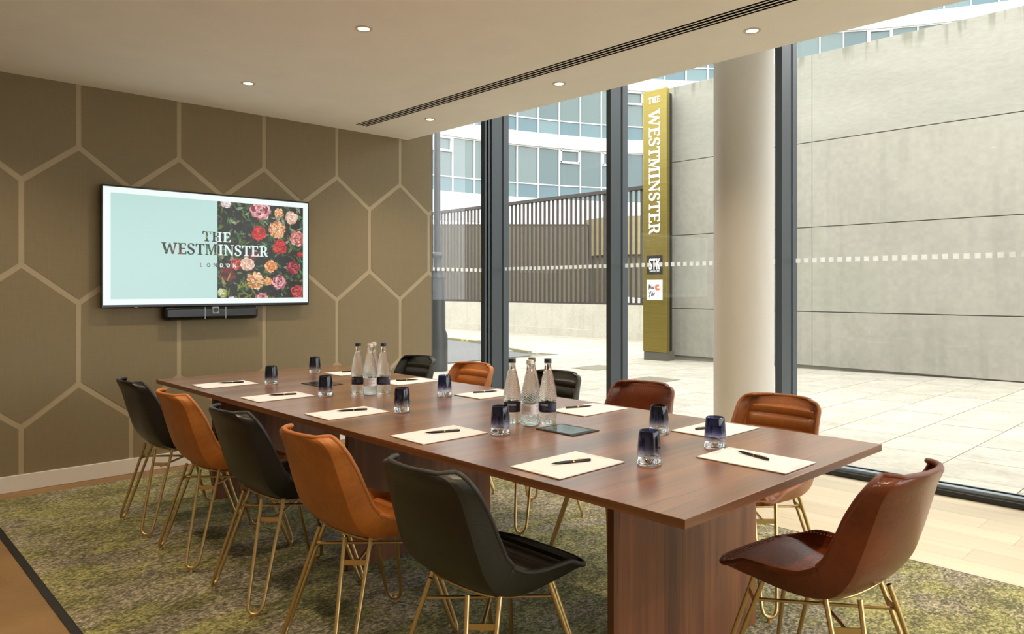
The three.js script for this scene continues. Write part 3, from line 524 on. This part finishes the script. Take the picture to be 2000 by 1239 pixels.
// ───────────────────────── outside
const GY = [[-40, -0.13], [-12, -0.13], [-9, -0.12], [-6, -0.09], [-2.55, -0.035], [0, -0.02], [30, -0.02]];
const gy = (z) => { for (let i = 1; i < GY.length; i++) if (z <= GY[i][0]) { const [a, va] = GY[i - 1], [b, vb] = GY[i]; return va + (vb - va) * (z - a) / (b - a); } return -0.02; };
const stoneTex = texture(512, 512, (u, v) => { const k = 0.86 + 0.18 * fbm(u, v, 5, 5, 4, 201) + 0.14 * (fbm(u, v, 90, 40, 2, 211) - 0.5); return [250 * k, 246 * k, 234 * k]; });
const stone = [0, 1, 2, 3].map((k) => { const m = new THREE.MeshStandardMaterial({ name: 'paving_stone_' + 'abcd'[k], map: rep(stoneTex, 0.9, 0.9), color: new THREE.Color().setRGB(...[[0.43, 0.412, 0.37], [0.405, 0.387, 0.345], [0.443, 0.425, 0.388], [0.415, 0.397, 0.36]][k]), roughness: 0.8 }); m.map.offset.set(k * 0.3, k * 0.17); return m; });
const joint = new THREE.MeshStandardMaterial({ name: 'paving_joint', color: 0x7d7866, roughness: 1 });
const asphalt = new THREE.MeshStandardMaterial({ name: 'asphalt', map: rep(texture(256, 256, (u, v) => grey(120 + 70 * fbm(u, v, 60, 60, 3, 221))), 1, 1), color: 0xa8a8a4, roughness: 0.95 });
const kerbX = (z) => (z > -11.98 ? 99 : z > -14.45 ? 11.6 + (12.66 - 11.6) * (-11.98 - z) / 2.47 : z > -15.7 ? 12.66 + 0.29 * (-14.45 - z) / 1.25 : 12.95);
const isRoad = (x, z) => (z < -11.2 && x < 11.4 && z > -11.98) || (z <= -11.98 && x < kerbX(z));
{
  const g = structure('ground', 'pale stone paving and grey road outside the windows', 'ground');
  const zs = [60, 0, -2.55, -6, -9, -11.2, -40, -90];
  const bed = new THREE.BufferGeometry(), P = [], I = [];
  zs.forEach((z) => { P.push(5.3, gy(z) - 0.03, z, 90, gy(z) - 0.03, z); });
  for (let i = 0; i < zs.length - 1; i++) { const a = i * 2; I.push(a, a + 1, a + 2, a + 1, a + 3, a + 2); }
  bed.setAttribute('position', new THREE.Float32BufferAttribute(P, 3)); bed.setIndex(I); bed.computeVertexNormals(); bed.setAttribute('uv', new THREE.Float32BufferAttribute(P.filter((_, i) => i % 3 !== 1), 2));
  part(g, 'bed', bed, joint);
  part(g, 'paving_beside', span(4.2, 5.3, -0.16, -0.12, -40, WALL_Z - 0.2), stone[1]);
  part(g, 'paving_behind', span(-30, 5.3, -0.06, -0.03, Z1 + 0.2, 60), stone[0]);
  const rp = [[5.3, -11.2], [11.2, -11.2], [11.55, -11.6], [11.6, -11.98], [12.66, -14.45], [12.95, -15.7], [12.95, -40], [5.3, -40]];
  const sh = new THREE.ShapeGeometry(new THREE.Shape(rp.map(([x, z]) => new THREE.Vector2(x, -z)))); sh.rotateX(-Math.PI / 2); sh.translate(0, -0.145, 0); metricUV(sh); part(g, 'road', sh, asphalt);
  // slabs: courses run away from the windows, cross joints are staggered
  const far = [[], [], [], []], slabs = [];
  let course = 0;
  for (let z = 1.2; z > -24; z -= 0.6, course++) {
    let x = 5.325 - (hash(course, 3, 9) * 0.6);
    while (x < 16.45) {
      const w = 0.65 + (hash(course, Math.round(x * 10), 4) > 0.7 ? 0.22 : 0), a = Math.max(5.325, x), b = Math.min(16.45, x + w); x += w;
      if (b - a < 0.06) continue;
      const cx = (a + b) / 2, cz = z - 0.3;
      if (isRoad(cx, cz) || isRoad(cx - 0.3, cz) || isRoad(cx, cz - 0.3)) continue;
      if (a > 12.45 && cz > -8.9) continue;
      slabs.push([a, b, cz, hash(course, Math.round(x * 7), 5)]);
    }
  }
  slabs.sort((p, q) => Math.hypot(p[0], p[2] + 1) - Math.hypot(q[0], q[2] + 1));
  slabs.forEach(([a, b, cz, h], i) => {
    const sl = Math.atan((gy(cz + 0.3) - gy(cz - 0.3)) / 0.6), gq = box(b - a - 0.007, 0.03, 0.6 - 0.009); gq.rotateX(-sl); metricUV(gq); gq.attributes.uv.array.forEach((_, q, arr) => { arr[q] += q % 2 ? h * 3.1 : a; });
    const k = Math.floor(h * 4), y = gy(cz) - 0.015 + (hash(i, 2, 3) - 0.5) * 0.002;
    if (i < 260) part(g, 'paving_slab', gq, stone[k], [(a + b) / 2, y, cz]); else { gq.translate((a + b) / 2, y, cz); far[k].push(gq); }
  });
  far.forEach((list, k) => { if (list.length) part(g, 'distant_paving', merge(list), stone[k]).userData.kind = 'stuff'; });
  const kerbPts = [[11.45, -11.62], [11.56, -11.75], [11.64, -12.0], [12.1, -13.1], [12.66, -14.45], [12.93, -15.7], [12.97, -20], [12.97, -30]];
  const cv = new THREE.CatmullRomCurve3(kerbPts.map(([x, z]) => new THREE.Vector3(x, -0.135, z)), false, 'centripetal');
  // the extrusion frame is free to twist, so the kerb is laid as short stones
  const kst = new THREE.MeshStandardMaterial({ name: 'kerb_stone', color: 0x8a8566, roughness: 0.9 }), kyl = new THREE.MeshStandardMaterial({ name: 'kerb_yellow', color: 0xc9b640, roughness: 0.7 });
  const kb = box(0.11, 0.1, 0.63), yb = box(0.006, 0.1, 0.12);
  for (let d = 0; d < 30; d++) {
    const u = (d + 0.5) / 30, p = cv.getPointAt(u), t = cv.getTangentAt(u), m = part(g, 'kerb_stone', kb, kst, [p.x, -0.135, p.z], [0, Math.atan2(t.x, t.z), 0]);
    if (d === 6) for (const o of [-0.12, 0.12]) part(m, 'yellow_mark', yb, kyl, [0.057, 0.002, o]).userData.label = 'yellow kerb mark';
    if (d === 6) for (const o of [-0.12, 0.12]) part(m, 'yellow_mark', yb, kyl, [-0.057, 0.002, o]).userData.label = 'yellow kerb mark';
  }
  // drain gratings in the paving
  const gm = new THREE.MeshStandardMaterial({ name: 'grating_steel', color: 0x9a9482, roughness: 0.6, metalness: 0.3 });
  for (const [x0, x1, z0, z1, lab] of [[9.75, 10.5, -8.75, -8.15, 'steel drain grating in the paving further from the column'], [8.75, 9.6, -6.95, -6.35, 'steel drain grating in the paving nearer the column']]) {
    const t = thing('drain_grating', lab, 'grating', [(x0 + x1) / 2, gy((z0 + z1) / 2) + 0.001, (z0 + z1) / 2], 0, 'drain gratings in the paving');
    part(t, 'frame', box(x1 - x0, 0.006, z1 - z0), joint); for (let k = 0; k < 14; k++) part(t, 'bar', box(0.03, 0.012, z1 - z0 - 0.02, -(x1 - x0) / 2 + (k + 0.5) * (x1 - x0) / 14, 0.002, 0), gm);
  }
}
{
  const n = structure('added_wall_outer', 'unseen dark wall added beyond the screen wall to darken window reflections', 'wall');  // added out of view so the panes mirror dark instead of bright sky
  part(n, 'wall_face', span(3.8, 4.2, -0.2, 6, -40, WALL_Z - 0.165), new THREE.MeshStandardMaterial({ name: 'added_dark_wall', color: 0x4d443b, roughness: 0.9 }));
}
// concrete boundary wall in four courses of panels
const concreteTex = texture(1024, 1024, (u, v) => {
  const a = fbm(u, v, 4, 4, 5, 301), b = fbm(u, v, 70, 70, 3, 311), st = fbm(u, v, 26, 2, 3, 321);
  const k = 0.85 + 0.12 * a + 0.08 * (b - 0.5) - 0.03 * sst(st, 0.55, 0.8); return lerp3([236 * k, 232 * k, 218 * k], [205 * k, 205 * k, 186 * k], sst(a, 0.45, 0.7) * 0.35);
});
const streakTex = texture(1024, 1024, (u, v) => {
  const a = fbm(u, v, 4, 4, 5, 301), b = fbm(u, v, 70, 70, 3, 311), st = fbm(u, v, 60, 2, 3, 331), drip = sst(st, 0.5, 0.75) * sst(v, 0.62 + 0.25 * fbm(u, 0, 12, 2, 3, 341), 1);
  const k = 0.86 + 0.12 * a + 0.08 * (b - 0.5); return lerp3([232 * k, 230 * k, 217 * k], [122, 124, 100], drip * 0.4);
});
const concrete = new THREE.MeshStandardMaterial({ name: 'board_concrete', map: rep(concreteTex, 0.22, 0.22), color: new THREE.Color().setRGB(0.445, 0.442, 0.42), roughness: 0.9 });
const concreteTop = new THREE.MeshStandardMaterial({ name: 'stained_concrete', map: rep(streakTex, 0.2, 1 / 1.49), color: new THREE.Color().setRGB(0.445, 0.442, 0.42), roughness: 0.9 });
{
  const w = thing('boundary_wall', 'tall pale concrete wall of long horizontal panels beyond the paving', 'wall', [12.4, 0, -2.7]);
  part(w, 'core', span(0.06, 0.4, -0.2, 5.29, -6.2, 6.2), concrete);
  const ys = [[-0.02, 0.894], [0.908, 2.344], [2.356, 3.804], [3.816, 5.305]], zs = [[-6.2, -2.9], [-2.896, 2.0], [2.004, 6.2]];
  ys.forEach(([a, b], r) => zs.forEach(([p, q]) => {
    const g = rbox(0.1, b - a, q - p, 0.004, 0.05, (a + b) / 2, (p + q) / 2); metricUV(g, 'y');
    const uv = g.attributes.uv; if (r === 3) for (let i = 0; i < uv.count; i++) uv.setY(i, uv.getY(i) - 3.816);
    part(w, 'concrete_panel', g, r === 3 ? concreteTop : concrete);
  }));
}
// gold totem sign
const font = (f) => new FontLoader().loadAsync('fonts/droid/droid_' + f + '.typeface.json');
const serif = await font('serif_bold'), sans = await font('sans_bold');
function words(text, f, w, h, depth = 0.004) {
  const g = new TextGeometry(text, { font: f, size: 1, depth: 0.05, curveSegments: 6, bevelEnabled: false }); g.computeBoundingBox();
  const b = g.boundingBox, s = new THREE.Vector3(); b.getSize(s); g.translate(-(b.min.x + b.max.x) / 2, -(b.min.y + b.max.y) / 2, -b.min.z); g.scale(w / s.x, h / s.y, depth / s.z); return g;
}
{
  const brushed = texture(512, 512, (u, v) => { const k = 0.86 + 0.2 * fbm(u, v, 4, 200, 3, 401); return grey(255 * Math.min(1, k)); });
  const goldMetal = new THREE.MeshStandardMaterial({ name: 'brushed_gold', map: rep(brushed, 1, 1), color: new THREE.Color().setRGB(0.31, 0.245, 0.062), metalness: 0.9, roughness: 0.46 });
  const white = new THREE.MeshStandardMaterial({ name: 'white_vinyl', color: 0xf4f4f0, roughness: 0.6 });
  const t = thing('totem_sign', 'tall gold sign post lettered THE WESTMINSTER before the concrete wall', 'sign', [12.0, 0, -8.563]);
  part(t, 'gold_body', metricUV(rbox(0.1, 5.16, 0.56, 0.004, 0.05, 2.632, 0), 'y'), goldMetal);
  part(t, 'rear_spine', box(0.2, 5.1, 0.4, 0.2, 2.6, 0), blackMat);
  part(t, 'plinth', box(0.28, 0.19, 0.53, 0.15, -0.035, 0), new THREE.MeshStandardMaterial({ name: 'plinth_stone', color: 0x56534a, roughness: 0.9 }));
  const face = -Math.PI / 2;
  const the = part(t, 'lettering_the', words('THE', serif, 0.28, 0.115), white, [-0.001, 5.02, -0.01], [0, face, 0]); the.userData.label = 'white word THE';
  const wm = words('WESTMINSTER', serif, 2.46, 0.262); wm.rotateZ(-Math.PI / 2);
  part(t, 'lettering_westminster', wm, white, [-0.001, 3.6, -0.005], [0, face, 0]).userData.label = 'white word WESTMINSTER reading downwards';
  const bp = part(t, 'black_plaque', box(0.006, 0.37, 0.366, -0.003, 1.765, 0), blackMat); bp.userData.label = 'black plaque with white STK';
  const stk = words('STK', sans, 0.255, 0.225, 0.003); part(bp, 'lettering_stk', stk, white, [-0.006, 1.785, 0], [0, face, 0]);
  part(bp, 'small_print', merge([0, 1, 2, 3, 4, 5, 6].map((k) => box(0.002, 0.02, 0.02, 0, 0, (k - 3) * 0.034))), white, [-0.0065, 1.645, 0]);
  const c = canvas(256, 256), x = c.getContext('2d'); x.fillStyle = '#d8d7d4'; x.fillRect(0, 0, 256, 256); x.strokeStyle = '#2b2b2e'; x.lineWidth = 13; x.lineCap = 'round'; x.lineJoin = 'round';
  const stroke = (pts) => { x.beginPath(); x.moveTo(...pts[0]); for (const p of pts.slice(1)) x.lineTo(...p); x.stroke(); };
  stroke([[42, 60], [38, 118]]); stroke([[42, 62], [58, 112], [70, 78]]); x.lineWidth = 9; stroke([[84, 90], [76, 108], [92, 110], [96, 88]]); stroke([[108, 84], [104, 108], [122, 104], [124, 78]]); x.lineWidth = 12; stroke([[40, 158], [56, 176], [70, 146]]); stroke([[58, 174], [42, 214]]); stroke([[78, 200], [92, 150], [96, 196]]); x.lineWidth = 9; stroke([[110, 166], [108, 194], [126, 184], [132, 160]]);
  x.fillStyle = '#d9663f'; x.beginPath(); x.arc(172, 96, 38, 0.6, 5.2); x.arc(184, 92, 16, 5.2, 0.9, true); x.fill(); x.beginPath(); x.arc(186, 72, 18, 0, 7); x.fill(); x.fillStyle = '#c9502f'; x.beginPath(); x.arc(198, 118, 13, 0, 7); x.fill();
  const tx = canvasTex(c), pm = new THREE.MeshStandardMaterial({ name: 'plaque_print', map: tx, roughness: 0.6 });
  part(t, 'white_plaque', box(0.006, 0.4, 0.372, -0.003, 1.27, 0), [white, pm, white, white, white, white]).userData.label = 'white plaque with black script and a coral shape';
}
// low wall and slatted fence further off
{
  const lw = thing('low_wall', 'long low rendered wall at the foot of the slatted fence', 'wall', [16.5, 0, -17]);
  const render = new THREE.MeshStandardMaterial({ name: 'wall_render', map: rep(concreteTex, 0.3, 0.3), color: new THREE.Color().setRGB(0.74, 0.73, 0.69), roughness: 0.9 });
  part(lw, 'wall_body', metricUV(span(0, 0.4, -0.15, 0.84, -16, 8.2)), render);
  part(lw, 'plinth', metricUV(span(-0.06, 0.02, -0.15, 0.09, -16, 8.2)), render);
  const fm = new THREE.MeshStandardMaterial({ name: 'bronze_steel', color: 0x332c26, roughness: 0.6 });
  const f = thing('slatted_fence', 'tall dark bronze fence of upright slats on the low wall', 'fence', [16.58, 0.84, -17]);
  part(f, 'top_rail', box(0.14, 0.1, 24, 0, 3.24, -4), fm); part(f, 'bottom_rail', box(0.14, 0.05, 24, 0, 0.03, -4), fm);
  const slat = box(0.03, 3.16, 0.078); for (let z = 7.9, k = 0; z > -15.5; z -= 0.186, k++) part(f, 'slat', slat, fm, [0, 1.63, z]);
}
// street lamp post
{
  const dk = new THREE.MeshStandardMaterial({ name: 'painted_iron', color: 0x24282b, roughness: 0.45 });
  const t = thing('lamp_post', 'dark iron street lamp post with stepped pedestal beyond the corner window', 'lamp post', [7.82, -0.13, -10.12], R(22.5));
  const lathe = (pts) => new THREE.LatheGeometry(pts.map((p) => new THREE.Vector2(...p)), 8);
  part(t, 'pedestal', lathe([[0.19, 0], [0.19, 0.62], [0.15, 0.72], [0.145, 1.58], [0.16, 1.6], [0.001, 1.6]]), dk);
  part(t, 'collar', new THREE.LatheGeometry([[0.12, 1.6], [0.13, 1.63], [0.1, 1.68], [0.12, 1.75], [0.07, 1.8], [0.07, 1.95], [0.1, 1.98], [0.1, 2.02], [0.065, 2.06]].map((p) => new THREE.Vector2(...p)), 20), dk);
  part(t, 'shaft', new THREE.CylinderGeometry(0.04, 0.062, 4.4, 16).translate(0, 4.25, 0), dk);
  part(t, 'lantern', lathe([[0.05, 6.4], [0.16, 6.5], [0.22, 6.95], [0.1, 7.1], [0.001, 7.2]]), dk);
}
// office block with a concave glazed front
{
  const C = [19.79, -0.52], RAD = 29, STEP = R(2.57), yaw0 = YAW;
  const t = thing('office_block', 'curved office block with white bands and teal strip windows behind the fence', 'building', [C[0], 0, C[1]]);
  const whiteBand = new THREE.MeshStandardMaterial({ name: 'white_cladding', color: new THREE.Color().setRGB(0.66, 0.65, 0.63), roughness: 0.7 });
  const whiteFrame = new THREE.MeshStandardMaterial({ name: 'white_window_frame', color: new THREE.Color().setRGB(0.6, 0.61, 0.6), roughness: 0.5 });
  const tint = [[0.17, 0.27, 0.26], [0.22, 0.32, 0.31], [0.13, 0.23, 0.24]].map((c, k) => new THREE.MeshPhysicalMaterial({ name: 'tinted_pane_' + 'abc'[k], color: new THREE.Color().setRGB(...c), transmission: 0.62, thickness: 0, roughness: 0.0, ior: 1.6 }));
  const spand = [[0.085, 0.15, 0.165], [0.105, 0.17, 0.18], [0.07, 0.13, 0.15]].map((c, k) => new THREE.MeshPhysicalMaterial({ name: 'spandrel_glass_' + 'abc'[k], color: new THREE.Color().setRGB(...c), roughness: 0.12 }));
  const inside = new THREE.MeshStandardMaterial({ name: 'office_inside', color: 0x8f8d7e, roughness: 0.9 });
  const officeLight = new THREE.MeshStandardMaterial({ name: 'office_light', color: 0xffffff, emissive: new THREE.Color(1, 0.86, 0.5), emissiveIntensity: 1.6 });
  // direction angle a is measured from the view axis; local +z of a panel group points from the facade to us
  const place = (o, a, rr, y) => { const dx = Math.cos(yaw0) * Math.sin(a) + Math.sin(yaw0) * Math.cos(a), dz = Math.sin(yaw0) * Math.sin(a) - Math.cos(yaw0) * Math.cos(a); o.position.set(dx * rr, y, dz * rr); o.rotation.y = Math.atan2(-dx, -dz); };
  const w = 2 * RAD * Math.tan(STEP / 2), N0 = -17, N1 = 12;
  const FH = 3.57, y0 = 6.17;
  const frameG = merge([box(0.07, 2.87, 0.12, -w / 2, 1.435, 0), box(w, 0.06, 0.1, 0, 0.03, 0), box(w, 0.06, 0.1, 0, 0.82, 0), box(w, 0.06, 0.1, 0, 2.84, 0)]);
  const openG = merge([frameG, box(w - 0.1, 0.11, 0.16, 0, 2.12, 0.03), box(w - 0.1, 0.09, 0.16, 0, 2.78, 0.03), box(0.1, 0.7, 0.16, -w / 2 + 0.09, 2.45, 0.03), box(0.1, 0.7, 0.16, w / 2 - 0.09, 2.45, 0.03)]);
  const visG = box(w - 0.07, 1.96, 0.012, 0, 1.83, -0.02), spG = box(w - 0.07, 0.73, 0.03, 0, 0.425, -0.02), bandG = box(w + 0.02, 0.7, 0.25, 0, 3.22, 0.05), bandLow = box(w + 0.02, 1.42, 0.25, 0, -0.71, 0.05);
  const slabG = box(w * 1.25, 0.5, 6, 0, 3.2, -3.05), backG = box(w * 1.3, FH, 0.2, 0, FH / 2, -6), lightG = box(0.6, 0.03, 1.2, 0, 2.93, -1.6);
  for (let k = 0; k < 5; k++) for (let i = N0; i <= N1; i++) {
    const a = i * STEP + STEP / 2, h = hash(i + 40, k, 77);
    const win = new THREE.Mesh((i + k) % 2 && (hash(i + 9, k, 5) > 0.3) ? openG : frameG, whiteFrame); win.name = 'window'; place(win, a, RAD, y0 + k * FH); t.add(win);
    part(win, 'pane', visG, tint[Math.floor(h * 3)]); part(win, 'spandrel_pane', spG, spand[Math.floor(hash(i + 40, k, 78) * 3)]);
    const band = new THREE.Mesh(bandG, whiteBand); band.name = 'white_band'; place(band, a, RAD, y0 + k * FH); t.add(band);
    if (k === 0) { const b2 = new THREE.Mesh(bandLow, whiteBand); b2.name = 'white_band'; place(b2, a, RAD, y0); t.add(b2); }
    if (k === 1 && i >= -13 && i <= -7 && i % 2) { const lt = new THREE.Mesh(lightG, officeLight); lt.name = 'ceiling_light'; place(lt, a, RAD, y0 + k * FH); t.add(lt); }
  }
  for (let k = -1; k < 5; k++) { // floors and rear walls inside, one run each
    const list = [], back = [];
    for (let i = N0; i <= N1; i++) { const o = new THREE.Object3D(); place(o, i * STEP + STEP / 2, RAD, y0 + k * FH); o.updateMatrix(); list.push(slabG.clone().applyMatrix4(o.matrix)); if (k >= 0) back.push(backG.clone().applyMatrix4(o.matrix)); }
    part(t, 'floor_slab', merge(list), inside); if (back.length) part(t, 'rear_partition', merge(back), inside);
  }
  // yard walls behind the fence
  const dark = new THREE.MeshStandardMaterial({ name: 'yard_wall_render', map: rep(concreteTex, 0.2, 0.2), color: 0x76705f, roughness: 0.95 });
  const y = thing('yard_wall', 'grey-brown yard wall seen between the fence slats', 'wall', [24.6, 0, -26.3], Math.atan2(28.526 - 24.211, 26.785 - 22.239) * -1 + Math.PI * 0);
  y.rotation.y = -Math.atan2(-24.211 + 28.526, 26.785 - 22.239);
  part(y, 'wall_body', metricUV(span(-7.5, 4.0, -0.2, 4.4, -0.3, 0)), dark); part(y, 'coping', span(-7.5, 4.0, 4.4, 4.46, -0.34, 0.04), dark);
  const tanMat = new THREE.MeshStandardMaterial({ name: 'tan_render', map: rep(concreteTex, 0.2, 0.2), color: 0xa59a74, roughness: 0.9 });
  const p = thing('stair_drum', 'tan rounded stair drum behind the fence next to the sign', 'building', [30.23, -0.2, -22.4]);
  part(p, 'upper_drum', new THREE.CylinderGeometry(2.85, 2.85, 1.8, 48).translate(0, 4.0, 0), tanMat); part(p, 'lower_drum', new THREE.CylinderGeometry(2.65, 2.65, 3.15, 48).translate(0, 1.575, 0), dark);
  const q = thing('yard_barrier', 'low white barrier rail behind the fence', 'barrier', [20.5, -0.15, -15.5], R(45));
  part(q, 'rail', box(5.2, 0.42, 0.12, 0, 0.92, 0), whiteBand); for (let k = 0; k < 5; k++) part(q, 'post', box(0.14, 0.75, 0.14, -2.4 + k * 1.2, 0.375, 0), dark);
}

scene.traverse((o) => { if (o.isMesh) { o.castShadow = true; o.receiveShadow = true; } });
renderer.render(scene, camera);
